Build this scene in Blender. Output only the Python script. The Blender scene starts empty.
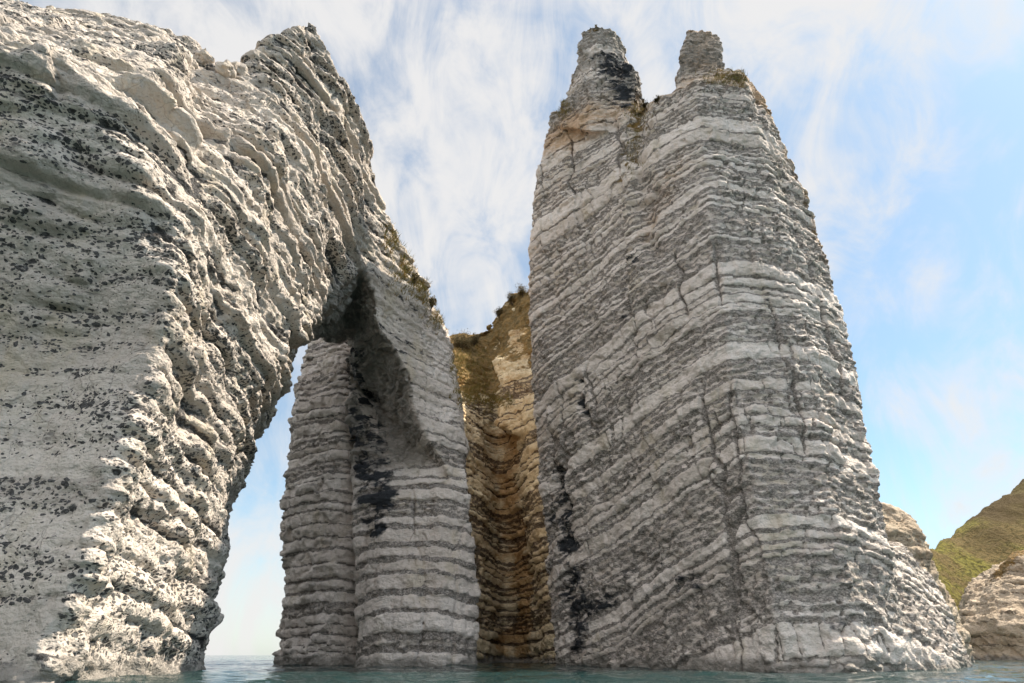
import bpy, bmesh, math, random, time
import numpy as np
T0 = time.time()
rng = random.Random(7)
scene = bpy.context.scene
COL = scene.collection

# ------------------------------------------------------------------ camera
F_PX = 600.0
PITCH = math.atan(313.5 / F_PX)
CAM_Z = 1.0
cam_d = bpy.data.cameras.new('camera')
cam_d.sensor_width = 36.0
cam_d.lens = 36.0 * F_PX / 1024.0
cam_d.clip_start = 0.1
cam_d.clip_end = 60000.0
cam = bpy.data.objects.new('camera', cam_d)
cam.location = (0, 0, CAM_Z)
cam.rotation_euler = (math.pi / 2 + PITCH, 0, 0)
COL.objects.link(cam)
scene.camera = cam
CP, SP = math.cos(PITCH), math.sin(PITCH)

def P(px, py, Y):
    """survey point: sight line through (px,py) at ground distance Y"""
    u = (341.5 - py) / F_PX
    t = Y / (CP - u * SP)
    return ((px - 512) / F_PX * t, Y, CAM_Z + (SP + u * CP) * t)

# ------------------------------------------------------------------ noise (numpy)
_r = np.random.RandomState(11)
PERM = _r.permutation(4096).astype(np.int32)
VAL = _r.uniform(-1, 1, 4096).astype(np.float32)

def _h(i, j, k):
    a = PERM[(i) & 4095]
    b = PERM[(a + j) & 4095]
    return (b + k) & 4095

def vnoise(p, scale, seed=0):
    """smooth value noise, about -1..1; p (n,3); scale number or 3-vector (metres per cell)"""
    q = (p / np.asarray(scale, np.float32) + np.float32(seed * 17.31 + 100.0)).astype(np.float32)
    fl = np.floor(q)
    i = fl.astype(np.int32)
    f = q - fl
    f = f * f * f * (f * (f * 6 - 15) + 10)
    x0, y0, z0 = i[:, 0], i[:, 1], i[:, 2]
    a0 = PERM[x0 & 4095]; a1 = PERM[(x0 + 1) & 4095]
    out = 0
    fx, fy, fz = f[:, 0], f[:, 1], f[:, 2]
    def g(a, y, z):
        return VAL[PERM[(PERM[(a + y) & 4095] + z) & 4095]]
    c00 = g(a0, y0, z0) * (1 - fx) + g(a1, y0, z0) * fx
    c10 = g(a0, y0 + 1, z0) * (1 - fx) + g(a1, y0 + 1, z0) * fx
    c01 = g(a0, y0, z0 + 1) * (1 - fx) + g(a1, y0, z0 + 1) * fx
    c11 = g(a0, y0 + 1, z0 + 1) * (1 - fx) + g(a1, y0 + 1, z0 + 1) * fx
    return (c00 * (1 - fy) + c10 * fy) * (1 - fz) + (c01 * (1 - fy) + c11 * fy) * fz

def fbm(p, scale, octs=3, seed=0, gain=0.5):
    s = np.asarray(scale, np.float32); a = 1.0; o = 0; tot = 0
    for k in range(octs):
        o = o + a * vnoise(p, s, seed + k * 3); tot += a
        a *= gain; s = s * 0.5
    return o / tot

def hashf(i, j, k):
    return VAL[PERM[(PERM[(PERM[i & 4095] + j) & 4095] + k) & 4095]]

def cells(p, scale, seed=0):
    """cellular noise in the plan with bed number as third index: (distance to the border, cell value)"""
    q = p[:, :2] / scale
    bed = p[:, 2].astype(np.int32) + seed * 31
    i0 = np.floor(q).astype(np.int32)
    d1 = np.full(len(p), 9.0, np.float32); d2 = d1.copy(); v = np.zeros(len(p), np.float32)
    for dx in (-1, 0, 1):
        for dy in (-1, 0, 1):
            ci, cj = i0[:, 0] + dx, i0[:, 1] + dy
            px = ci + 0.5 + 0.42 * hashf(ci, cj, bed) - q[:, 0]
            py = cj + 0.5 + 0.42 * hashf(ci, cj + 57, bed + 9) - q[:, 1]
            d = np.sqrt(px * px + py * py)
            val = hashf(ci + 5, cj + 3, bed + 71)
            near = d < d1
            d2 = np.where(near, d1, np.minimum(d2, d))
            v = np.where(near, val, v)
            d1 = np.where(near, d, d1)
    return d2 - d1, v

def facets(p, scale, seed=0):
    """broken-rock facets: each cell is a tilted plane; gives (displacement -1..1, distance to border)"""
    q = p / np.asarray(scale, np.float32)
    i0 = np.floor(q).astype(np.int32)
    n = len(p)
    d1 = np.full(n, 9.0, np.float32); d2 = d1.copy(); out = np.zeros(n, np.float32)
    for dx in (-1, 0, 1):
        for dy in (-1, 0, 1):
            for dz in (-1, 0, 1):
                ci, cj, ck = i0[:, 0] + dx, i0[:, 1] + dy, i0[:, 2] + dz + seed * 37
                h = PERM[(PERM[(PERM[ci & 4095] + cj) & 4095] + ck) & 4095]
                ox = ci + 0.5 + 0.4 * VAL[h] - q[:, 0]
                oy = cj + 0.5 + 0.4 * VAL[(h + 1013) & 4095] - q[:, 1]
                oz = (ck - seed * 37) + 0.5 + 0.4 * VAL[(h + 2027) & 4095] - q[:, 2]
                d = ox * ox + oy * oy + oz * oz
                near = d < d1
                val = 0.55 * VAL[(h + 77) & 4095] + 0.9 * (VAL[(h + 311) & 4095] * ox + VAL[(h + 633) & 4095] * oy + VAL[(h + 901) & 4095] * oz)
                d2 = np.where(near, d1, np.minimum(d2, d))
                out = np.where(near, val, out)
                d1 = np.where(near, d, d1)
    return out, np.sqrt(d2) - np.sqrt(d1)

def sstep(a, b, x):
    t = np.clip((x - a) / (b - a), 0, 1)
    return t * t * (3 - 2 * t)

# ------------------------------------------------------------------ lofts, remesh, rock shaping
def cr(pts, n, closed, tension):
    """cardinal spline through pts (m,d) with n samples a segment"""
    m = len(pts); out = []
    segs = m if closed else m - 1
    for i in range(segs):
        p1, p2 = pts[i], pts[(i + 1) % m]
        p0 = pts[i - 1] if (closed or i > 0) else p1
        p3 = pts[(i + 2) % m] if (closed or i + 2 < m) else p2
        t1 = (p2 - p0) * 0.5 * (1 - tension); t2 = (p3 - p1) * 0.5 * (1 - tension)
        for k in range(n):
            s = k / n
            out.append((2*s**3-3*s*s+1)*p1 + (s**3-2*s*s+s)*t1 + (-2*s**3+3*s*s)*p2 + (s**3-s*s)*t2)
    if not closed: out.append(pts[-1])
    return np.array(out)

def loft(cols, nr=4, nc=4, tr=0.4, tc=0.45, cap=0.0):
    """closed solid from a ring of columns (each the same number of points, bottom to top)"""
    A = np.array(cols, float)                       # K,R,3
    A = np.array([cr(A[k], nr, False, tr) for k in range(len(A))])
    A = np.array([cr(A[:, r], nc, True, tc) for r in range(A.shape[1])])   # R,K,3
    R, K = A.shape[:2]
    V = [tuple(v) for v in A.reshape(-1, 3)]
    Fc = []
    for r in range(R - 1):
        for k in range(K):
            k2 = (k + 1) % K
            Fc.append((r*K+k, r*K+k2, (r+1)*K+k2, (r+1)*K+k))
    b = len(V); V.append(tuple(A[0].mean(0)))
    t = len(V); c = A[-1].mean(0); c[2] += cap; V.append(tuple(c))
    for k in range(K):
        k2 = (k + 1) % K
        Fc.append((k2, k, b)); Fc.append(((R-1)*K+k, (R-1)*K+k2, t))
    return V, Fc

def to_mesh(name, parts):
    V, Fc = [], []
    for v, f in parts:
        o = len(V); V += v; Fc += [tuple(i + o for i in q) for q in f]
    me = bpy.data.meshes.new(name); me.from_pydata(V, [], Fc); me.update()
    bm = bmesh.new(); bm.from_mesh(me); bmesh.ops.recalc_face_normals(bm, faces=bm.faces); bm.to_mesh(me); bm.free()
    return me

def evaluated(ob):
    dg = bpy.context.evaluated_depsgraph_get()
    return bpy.data.meshes.new_from_object(ob.evaluated_get(dg))

def remeshed(parts, voxel, cut=None):
    me = to_mesh('tmp', parts)
    ob = bpy.data.objects.new('tmp', me); COL.objects.link(ob)
    cutter = None
    if cut is not None:
        cutter = bpy.data.objects.new('tmp_cut', to_mesh('tmp_cut', [cut])); COL.objects.link(cutter)
        rc = cutter.modifiers.new('rc', 'REMESH'); rc.mode = 'VOXEL'; rc.voxel_size = 0.45
        r0 = ob.modifiers.new('r0', 'REMESH'); r0.mode = 'VOXEL'; r0.voxel_size = 0.5
        m = ob.modifiers.new('b', 'BOOLEAN'); m.operation = 'DIFFERENCE'; m.object = cutter; m.solver = 'MANIFOLD'
        me1 = evaluated(ob)
        ob.modifiers.clear()
        ob.data = me1
        bpy.data.objects.remove(cutter)
    r = ob.modifiers.new('r', 'REMESH'); r.mode = 'VOXEL'; r.voxel_size = voxel
    out = evaluated(ob)
    bpy.data.objects.remove(ob)
    return out

def add_parts(me, parts):
    """joins further closed shells to mesh data (union comes from the remesh)"""
    n = len(me.vertices); co = np.empty(n*3); me.vertices.foreach_get('co', co)
    V = [tuple(v) for v in co.reshape(-1, 3)]
    Fc = [tuple(p.vertices) for p in me.polygons]
    return [(V, Fc)] + parts

def arrays(me):
    n = len(me.vertices); co = np.empty(n*3, np.float32); me.vertices.foreach_get('co', co)
    nl = len(me.loops); vi = np.empty(nl, np.int32); me.loops.foreach_get('vertex_index', vi)
    return co.reshape(-1, 3), vi.reshape(-1, 4)

def vnormals(co, q):
    fn = np.cross(co[q[:, 2]] - co[q[:, 0]], co[q[:, 3]] - co[q[:, 1]])
    N = np.zeros_like(co)
    for c in range(3):
        acc = np.zeros(len(co))
        for k in range(4): acc += np.bincount(q[:, k], fn[:, c], len(co))
        N[:, c] = acc
    N /= np.maximum(np.linalg.norm(N, axis=1, keepdims=True), 1e-9)
    return N.astype(np.float32)

def lap(co, q, it):
    deg = np.zeros(len(co))
    for k in range(4): deg += np.bincount(q[:, k], None, len(co)) * 2
    for _ in range(it):
        new = np.zeros_like(co)
        for c in range(3):
            acc = np.zeros(len(co))
            for k in range(4):
                acc += np.bincount(q[:, k], co[q[:, (k+1) % 4], c] + co[q[:, (k+3) % 4], c], len(co))
            new[:, c] = acc / np.maximum(deg, 1)
        co = new
    return co.astype(np.float32)

class Beds:
    """a column of chalk beds and flint seams, looked up by height"""
    def __init__(s, seed, top, tmin, tmax, smin=0.15, smax=0.5, rubble=0.25, amp=0.45):
        r = random.Random(seed)
        z = -8.0; n = int((top + 16) / 0.02)
        s.z0 = -8.0; s.d = np.zeros(n, np.float32); s.f = np.zeros(n, np.float32); s.t = np.zeros(n, np.float32); s.i = np.zeros(n, np.int32)
        zz = s.z0 + np.arange(n) * 0.02; bed = 0
        while z < top + 8:
            t = tmin + (tmax - tmin) * r.random() ** 1.8; a = amp * r.uniform(0.35, 1.0); tone = r.uniform(-1, 1)
            m = (zz >= z) & (zz < z + t); u = (zz[m] - z) / t
            if r.random() < rubble:                         # rubbly, flint-rich bed
                s.d[m] = -0.3 * a + 0.18 * amp * np.sin(u * t * 9 + r.uniform(0, 6))
                s.f[m] = 0.56 + 0.14 * np.sin(u * t * 9 + 2)
            else:
                e = np.clip(1 - np.abs(2 * u - 1) ** 7, 0, 1)
                s.d[m] = a * e; s.f[m] = 0.16 - 0.1 * e
            s.t[m] = tone; s.i[m] = bed; bed += 1; z += t
            w = r.uniform(smin, smax)
            m = (zz >= z) & (zz < z + w)
            s.d[m] = -amp * r.uniform(0.1, 0.7); s.f[m] = r.uniform(0.68, 0.98); s.t[m] = tone; s.i[m] = bed; bed += 1
            z += w
        k = np.array([1, 2, 3, 4, 3, 2, 1], float); k /= k.sum()
        s.d = np.convolve(s.d, k, 'same'); s.f = np.convolve(s.f, k, 'same')
    def __call__(s, z):
        i = np.clip(((z - s.z0) / 0.02).astype(np.int32), 0, len(s.d) - 1)
        return s.d[i], s.f[i], s.t[i], s.i[i]

def blob(p, pts, rad):
    """1 near a chain of 3D points, falling to 0 at rad metres"""
    d = np.full(len(p), 1e9, np.float32)
    for a, b in zip(pts[:-1], pts[1:]):
        a = np.array(a, np.float32); b = np.array(b, np.float32); ab = b - a
        t = np.clip(((p - a) @ ab) / max(float(ab @ ab), 1e-6), 0, 1)
        d = np.minimum(d, np.linalg.norm(p - a - t[:, None] * ab, axis=1))
    return np.clip(1 - d / rad, 0, 1)

def ragged(p, seed=0, amp=1.0):
    """coordinates wandered about, for stains with torn outlines"""
    return p + amp * np.stack([1.6 * fbm(p, (3.5, 3.5, 2.0), 3, seed + k * 5) for k in range(3)], 1).astype(np.float32)

def shape_rock(me, beds, rough=1.0, strata=1.0, block=2.6, block_amp=0.3, dip=(0.0, 0.0), macro=0.8, smooth=3, seed=0, extra=None, wob=0.5, facet=((2.4, 2.4, 1.5), 0.35), smod=None, calm=None, cracks=1.0):
    co, q = arrays(me)
    co = lap(co, q, smooth)
    N = vnormals(co, q)
    co = co + N * (macro * fbm(co, 9.0, 2, seed) + 0.3 * macro * vnoise(co, 3.2, seed + 5))[:, None]
    N = vnormals(co, q)
    base = co.copy()
    zz = co[:, 2] + dip[0] * co[:, 0] + dip[1] * co[:, 1] + wob * fbm(co, (9, 9, 14), 2, seed + 9) + 0.16 * vnoise(co, 1.3, seed + 2) + 0.08 * vnoise(co, 0.5, seed + 8)
    d, f, tone, bi = beds(zz)
    horiz = np.sqrt(np.clip(1 - N[:, 2] ** 2, 0, 1))
    warp = np.stack([co[:, 0] + 0.5 * vnoise(co, 2.1, seed + 3), co[:, 1] + 0.5 * vnoise(co, 2.1, seed + 4), bi], 1)
    edge, cv = cells(warp, block, seed)
    warp2 = warp.copy(); warp2[:, 2] = 0
    edge2, cv2 = cells(warp2, block * 3.1, seed + 2)     # master joints, through many beds
    fz = np.stack([base[:, 0], base[:, 1], zz], 1).astype(np.float32)
    fa, fe = facets(fz + 0.25 * vnoise(base, 1.1, seed + 30)[:, None], facet[0], seed)
    fb, fe2 = facets(fz, np.array(facet[0]) * 0.42, seed + 3)
    k = 1.0 if calm is None else calm(base)
    mod = np.clip(0.45 + 1.0 * fbm(co, (7, 7, 3), 2, seed + 6), 0.05, 1.3)
    if smod is not None: mod = mod * smod(base)
    crack = cracks * sstep(0.10, 0.0, edge) * (f < 0.5) * sstep(-0.1, 0.35, vnoise(co, 7.0, seed + 20))
    crack2 = cracks * sstep(0.05, 0.0, edge2) * sstep(0.0, 0.35, vnoise(co, 8.0, seed + 21))
    disp = strata * mod * d + block_amp * (cv * 0.6 * (f < 0.5) + cv2 * 0.9) - 0.22 * crack - 0.4 * crack2
    NH = np.stack([N[:, 0], N[:, 1], N[:, 2] * 0.3], 1)
    co = co + NH * (disp * horiz * k)[:, None]
    fn = facet[1] * (fa + 0.45 * fb) + 0.16 * fbm(base, 1.7, 2, seed + 12) + 0.08 * vnoise(base, (0.55, 0.55, 0.4), seed + 14) + 0.2 * (f > 0.45) * vnoise(base, (0.42, 0.42, 0.3), seed + 15)
    co = co + N * (rough * fn * (0.35 + 0.65 * k))[:, None]
    G = dict(flint=np.clip(f + 0.5 * crack + 0.6 * crack2, 0, 1), tone=tone, bedz=zz, dark=np.zeros(len(co)), rust=np.zeros(len(co)), veg=np.zeros(len(co)), speck=np.zeros(len(co)))
    if extra is not None:
        co = extra(base, N, co, G)
        G['dark'] = np.minimum(G['dark'], 0.78) * (0.85 + 0.12 * cv2 + 0.4 * vnoise(base, (2.2, 2.2, 0.9), seed + 77) + 0.35 * cv * (f < 0.5))
        G['grime_shade'] = np.maximum(G.get('grime_shade', np.zeros(len(co))), 1.1 * sstep(1.0, 0.35, base[:, 2] + 0.45 * vnoise(base, 1.5, 5))) 
    print('  shaped', len(co), round(time.time() - T0, 1))
    return co.astype(np.float32), q, G

def link_mesh(name, co, q, G, mat, parent=None, split_normals=None):
    me = bpy.data.meshes.new(name)
    nv, nf = len(co), len(q)
    me.vertices.add(nv); me.vertices.foreach_set('co', np.ascontiguousarray(co, np.float32).ravel())
    me.loops.add(nf * 4); me.loops.foreach_set('vertex_index', np.ascontiguousarray(q, np.int32).ravel())
    me.polygons.add(nf); me.polygons.foreach_set('loop_start', np.arange(nf, dtype=np.int32) * 4)
    me.update(calc_edges=True)
    for k, v in G.items():
        a = me.attributes.new(k, 'FLOAT', 'POINT'); a.data.foreach_set('value', np.ascontiguousarray(v, np.float32))
    me.shade_smooth()
    if split_normals is not None:
        me.normals_split_custom_set_from_vertices([tuple(n) for n in split_normals])
    me.materials.append(mat)
    o = bpy.data.objects.new(name, me); COL.objects.link(o)
    if parent is not None: o.parent = parent
    return o

def split(co, q, G, pid, names, mat, parent):
    """one mesh per part, cut along mesh edges, sharing one set of normals"""
    fp = pid[q[:, 0]]
    out = {}
    for k, nm in enumerate(names):
        fq = q[fp == k]
        if len(fq) == 0: continue
        used = np.unique(fq); mp = np.full(len(co), -1, np.int32); mp[used] = np.arange(len(used))
        out[nm] = link_mesh(nm, co[used], mp[fq], {a: b[used] for a, b in G.items()}, mat, parent)
    return out

def tag(o, label=None, cat=None, group=None, kind=None):
    if label: o['label'] = label
    if cat: o['category'] = cat
    if group: o['group'] = group
    if kind: o['kind'] = kind
    return o

def empty(name, loc):
    o = bpy.data.objects.new(name, None); COL.objects.link(o); o.empty_display_size = 1.0
    return o            # kept at the origin of the survey; meshes carry world coordinates

# ------------------------------------------------------------------ materials
class NT:
    def __init__(s, name):
        s.m = bpy.data.materials.new(name); s.m.use_nodes = True
        s.t = s.m.node_tree; s.t.nodes.clear()
        s.out = s.n('ShaderNodeOutputMaterial')
    def n(s, typ, **kw):
        x = s.t.nodes.new(typ)
        for k, v in kw.items(): setattr(x, k, v)
        return x
    def l(s, a, b): s.t.links.new(a, b)
    def val(s, x, sock):
        if hasattr(x, 'is_output'): s.l(x, sock)
        else: sock.default_value = x
    def math(s, op, a, b=0.0, clamp=False):
        x = s.n('ShaderNodeMath', operation=op, use_clamp=clamp)
        s.val(a, x.inputs[0]); s.val(b, x.inputs[1]); return x.outputs[0]
    def step(s, x, a, b, lo=0.0, hi=1.0):
        r = s.n('ShaderNodeMapRange', interpolation_type='SMOOTHSTEP')
        s.val(x, r.inputs[0]); r.inputs[1].default_value = a; r.inputs[2].default_value = b
        r.inputs[3].default_value = lo; r.inputs[4].default_value = hi; return r.outputs[0]
    def attr(s, name):
        return s.n('ShaderNodeAttribute', attribute_name=name).outputs['Fac']
    def pos(s):
        return s.n('ShaderNodeNewGeometry').outputs['Position']
    def scaled(s, v, sc):
        x = s.n('ShaderNodeVectorMath', operation='MULTIPLY'); s.l(v, x.inputs[0]); x.inputs[1].default_value = sc; return x.outputs[0]
    def noise(s, v, scale, detail=4, rough=0.55):
        x = s.n('ShaderNodeTexNoise'); s.l(v, x.inputs['Vector']); x.inputs['Scale'].default_value = scale
        x.inputs['Detail'].default_value = detail; x.inputs['Roughness'].default_value = rough; return x.outputs['Fac']
    def mix(s, f, a, b):
        x = s.n('ShaderNodeMix', data_type='RGBA'); s.val(f, x.inputs[0])
        for c, sk in ((a, x.inputs[6]), (b, x.inputs[7])):
            if hasattr(c, 'is_output'): s.l(c, sk)
            else: sk.default_value = (*c, 1)
        return x.outputs[2]

def chalk_material(name, chalk_a, chalk_b, flint_c, nod_scale=2.2, warm=(0.50, 0.42, 0.31), ragged=0.9, chips=0.16):
    t = NT(name); p = t.pos()
    f = t.attr('flint')
    n1 = t.noise(t.scaled(p, (1.2, 1.2, 2.6)), 1.0, 5, 0.62)
    n0 = t.noise(p, 0.22, 3)
    n2 = t.noise(t.scaled(p, (1, 1, 1.6)), 5.0, 3, 0.65)
    # nodules of flint
    wv = t.n('ShaderNodeVectorMath', operation='ADD')
    nz = t.n('ShaderNodeTexNoise'); t.l(p, nz.inputs['Vector']); nz.inputs['Scale'].default_value = 1.6; nz.inputs['Detail'].default_value = 2
    t.l(p, wv.inputs[0]); t.l(t.scaled(nz.outputs['Color'], (0.5, 0.5, 0.35)), wv.inputs[1])
    vo = t.n('ShaderNodeTexVoronoi', feature='F1'); t.l(t.scaled(wv.outputs[0], (1, 1, 1.7)), vo.inputs['Vector']); vo.inputs['Scale'].default_value = nod_scale
    vs = t.n('ShaderNodeSeparateColor'); t.l(vo.outputs['Color'], vs.inputs[0])
    sp = t.math('ADD', t.attr('speck'), t.math('MULTIPLY', t.math('SUBTRACT', n0, 0.5), 0.7))
    rad = t.math('MULTIPLY', t.math('SUBTRACT', sp, t.math('MULTIPLY', vs.outputs[0], 0.55)), 0.75)
    vo3 = t.n('ShaderNodeTexVoronoi', feature='F1'); t.l(t.scaled(wv.outputs[0], (1.0, 1.0, 1.5)), vo3.inputs['Vector']); vo3.inputs['Scale'].default_value = nod_scale * 1.9
    vs3 = t.n('ShaderNodeSeparateColor'); t.l(vo3.outputs['Color'], vs3.inputs[0])
    jag = t.math('MULTIPLY', t.math('SUBTRACT', n2, 0.5), 0.55)
    rad3 = t.math('MULTIPLY', t.math('SUBTRACT', sp, t.math('MULTIPLY', vs3.outputs[0], 0.60)), 0.75)
    nod = t.math('MAXIMUM', t.step(t.math('ADD', t.math('SUBTRACT', rad, vo.outputs['Distance']), jag), -0.02, 0.06), t.step(t.math('ADD', t.math('SUBTRACT', rad3, vo3.outputs['Distance']), jag), -0.02, 0.08))
    fl = t.step(t.math('ADD', f, t.math('MULTIPLY', t.math('SUBTRACT', n1, 0.5), ragged)), 0.44, 0.62)
    sx = t.n('ShaderNodeSeparateXYZ'); t.l(p, sx.inputs[0])
    lv = t.n('ShaderNodeCombineXYZ'); t.l(t.math('MULTIPLY', sx.outputs[0], 0.35), lv.inputs[0]); t.l(t.math('MULTIPLY', sx.outputs[1], 0.35), lv.inputs[1]); t.l(t.math('MULTIPLY', t.attr('bedz'), 2.6), lv.inputs[2])
    lam = t.noise(lv.outputs[0], 1.0, 5, 0.6)
    seam = t.math('MULTIPLY', t.step(lam, 0.60, 0.70), t.step(n1, 0.38, 0.55))
    vc = t.n('ShaderNodeTexVoronoi', feature='DISTANCE_TO_EDGE'); t.l(t.scaled(wv.outputs[0], (1, 1, 0.8)), vc.inputs['Vector']); vc.inputs['Scale'].default_value = 0.8
    hair = t.math('MULTIPLY', t.step(vc.outputs['Distance'], 0.035, 0.0), t.step(n0, 0.45, 0.6))
    m = t.math('MAXIMUM', t.math('MAXIMUM', fl, nod), t.math('MAXIMUM', t.math('MULTIPLY', seam, 0.7), t.math('MULTIPLY', hair, 0.35)))
    tone = t.math('ADD', t.math('MULTIPLY', t.attr('tone'), 0.18), n0)
    chalk = t.mix(t.step(tone, 0.25, 0.75), chalk_a, chalk_b)
    chalk = t.mix(t.step(n2, 0.5, 0.75, 0, 0.55), chalk, tuple(c * 0.62 for c in chalk_a))
    chalk = t.mix(t.step(t.noise(t.scaled(p, (1, 1, 0.35)), 0.5, 4), 0.52, 0.72, 0, 0.6), chalk, warm)
    fcol = t.mix(t.step(n2, 0.35, 0.7), flint_c, tuple(c * 2.6 + 0.03 for c in flint_c))
    col = t.mix(m, chalk, fcol)
    # permanent stains: rust water marks, black algae, lichen and turf; also the shade painted under the arch
    rust = t.step(t.math('ADD', t.attr('rust'), t.math('MULTIPLY', t.math('SUBTRACT', n1, 0.5), 0.8)), 0.25, 0.75, 0, 0.72)
    x = t.n('ShaderNodeMix', data_type='RGBA', blend_type='MULTIPLY'); t.val(rust, x.inputs[0]); t.l(col, x.inputs[6]); x.inputs[7].default_value = (0.60, 0.38, 0.17, 1)
    col = x.outputs[2]
    dk = t.step(t.math('ADD', t.attr('dark'), t.math('MULTIPLY', t.math('SUBTRACT', n1, 0.5), 1.1)), 0.38, 0.72)
    col = t.mix(t.math('MULTIPLY', t.attr('grime_shade'), t.step(n1, 0.2, 0.6, 0.5, 0.95)), col, (0.26, 0.235, 0.205))
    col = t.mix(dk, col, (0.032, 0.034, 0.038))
    vg = t.step(t.math('ADD', t.attr('veg'), t.math('MULTIPLY', t.math('SUBTRACT', n1, 0.5), 0.9)), 0.4, 0.6)
    vcol = t.mix(t.step(t.noise(p, 0.8, 4), 0.35, 0.65), (0.27, 0.165, 0.06), (0.15, 0.105, 0.045))
    col = t.mix(vg, col, vcol)
    b = t.n('ShaderNodeBsdfPrincipled'); t.l(col, b.inputs['Base Color']); b.inputs['Roughness'].default_value = 0.92
    b.inputs['Specular IOR Level'].default_value = 0.25
    h = t.math('ADD', t.math('MULTIPLY', t.noise(p, 2.4, 5, 0.65), 0.28), t.math('ADD', t.math('MULTIPLY', m, -0.06), t.math('MULTIPLY', lam, 0.10)))
    h = t.math('ADD', h, t.math('MULTIPLY', nod, 0.10))
    h = t.math('ADD', h, t.math('MULTIPLY', n2, 0.07))
    ch = t.n('ShaderNodeTexVoronoi', feature='F1'); t.l(t.scaled(wv.outputs[0], (1, 1, 1.3)), ch.inputs['Vector']); ch.inputs['Scale'].default_value = 1.7
    h = t.math('ADD', h, t.math('MULTIPLY', ch.outputs['Distance'], chips))
    h = t.math('ADD', h, t.math('MULTIPLY', vo3.outputs['Distance'], chips * 0.4))
    bp = t.n('ShaderNodeBump'); bp.inputs['Strength'].default_value = 0.9; bp.inputs['Distance'].default_value = 1.0
    t.l(h, bp.inputs['Height']); t.l(bp.outputs[0], b.inputs['Normal'])
    t.l(b.outputs[0], t.out.inputs[0])
    return t.m

M_ARCH = chalk_material('weathered_chalk', (0.46, 0.40, 0.345), (0.61, 0.535, 0.465), (0.040, 0.037, 0.035), 2.5, chips=0.13, ragged=1.2)
M_STACK = chalk_material('bedded_chalk', (0.59, 0.508, 0.443), (0.74, 0.655, 0.588), (0.155, 0.135, 0.118), 2.4, chips=0.11, ragged=1.35)
M_COVE = chalk_material('stained_chalk', (0.60, 0.47, 0.29), (0.74, 0.62, 0.42), (0.10, 0.075, 0.05), 2.0)
M_FAR = chalk_material('brown_chalk', (0.36, 0.28, 0.20), (0.48, 0.39, 0.295), (0.11, 0.085, 0.06), 1.2)

# ------------------------------------------------------------------ sea arch with the near headland
A_DIR = np.array((-0.40, 0.917, 0.0))
wall = [
    [(-62, 4, -4), (-62, 4, 6), (-62, 4, 16), (-63, 2, 27), (-64, 10, 40), (-66, 20, 51)],
    [(-36, 22, -4), (-36, 22, 6), (-36.3, 23, 16), (-36.5, 16.5, 27.5), (-40, 23, 40), P(-20, 12, 33)],
    [(-26, 25.2, -4), (-26, 25.6, 6), (-25.6, 26.2, 15), P(0, 52, 20), (-31, 27, 40), P(55, 6, 33)],
    [(-21.3, 26.0, -4), (-21.3, 26.4, 6), (-21.2, 27.2, 16), P(112, 104, 22.6), (-24, 29, 40), P(110, 10, 33.5)],
    [(-17.4, 24.6, -4), P(78, 590, 25.2), P(160, 360, 26.6), P(195, 222, 27), P(196, 120, 31), P(170, 24, 34)],
    [(-17.5, 31, -4), (-18.2, 31.5, 6), (-18.6, 32.5, 16), (-18.8, 33, 26), (-18.5, 34, 38), P(226, 68, 35)],
    [(-18.5, 39, -4), (-19.3, 40, 6), (-18.8, 40, 16), (-18.2, 40, 26), (-18.2, 39, 40), P(264, 40, 35.5)],
    [(-18.6, 44, -4), (-19.2, 45, 6), (-18.7, 45, 16), (-18.1, 45, 26), (-18.0, 43, 41), P(311, 17, 37.5)],
    [(-20, 50, -4), (-19, 50, 6), (-18.5, 50, 16), (-18, 50, 27), (-17.6, 48, 42), P(334, 50, 40)],
    [(-14, 56, -4), (-14, 56, 6), (-14.5, 56, 15), (-16, 56, 27), (-17, 55, 40), P(368, 148, 52)],
    [(-9, 61, -4), (-9, 61, 6), (-9.5, 61, 15), (-12, 61, 25), (-14, 60, 35), P(392, 225, 58)],
    [(-3.6, 66, -4), P(474, 560, 66), P(468, 480, 66.5), P(462, 420, 67), P(456, 370, 68.5), P(450, 326, 69)],
    [(-7, 80, -4), (-7, 80, 6), (-8, 80, 13), (-9, 80, 21), (-10, 80, 30), (-12, 80, 37)],
    [(-22, 78, -4), (-22, 78, 6), (-22, 78, 16), (-22, 78, 26), (-22, 78, 38), (-22, 78, 47)],
    [(-24, 66, -4), (-24, 66, 6), (-24, 66, 16), (-24, 66, 26), (-24, 66, 38), (-24, 66, 50)],
    [(-26, 56, -4), (-26, 56, 6), (-26, 56, 16), (-25, 56, 26), (-25, 56, 38), (-26, 56, 53)],
    [(-44, 46, -4), (-44, 46, 6), (-44, 46, 16), (-44, 46, 26), (-44, 48, 38), (-46, 48, 53)],
    [(-66, 50, -4), (-66, 50, 6), (-66, 50, 16), (-66, 50, 26), (-66, 50, 38), (-66, 50, 52)],
]
prof = [  # mouth of the hole on the seaward wall, and where it leaves the back
    ((-22.9, 51, -8), None), (P(205, 655, 51), None), (P(214, 590, 50.4), None), (P(228, 500, 49.5), None), (P(252, 418, 48), None),
    (P(270, 385, 47.3), None), (P(290, 343, 46.2), (-24, 60, 33)), (P(323, 309, 50.5), (-24, 66, 36)), (P(361, 268, 56), P(338, 338, 70)), (P(373, 300, 57.5), P(352, 338, 73)), (P(375, 329, 59), None),
    (P(395, 347, 60), None), (P(409, 371, 60.8), None), (P(415, 404, 61.4), None), (P(427, 432, 62), None), (P(446, 456, 62.5), None), (P(464, 505, 63), None), (P(482, 600, 63), None), ((-2.5, 63, -8), None)]
rings = [[], [], [], []]
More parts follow.
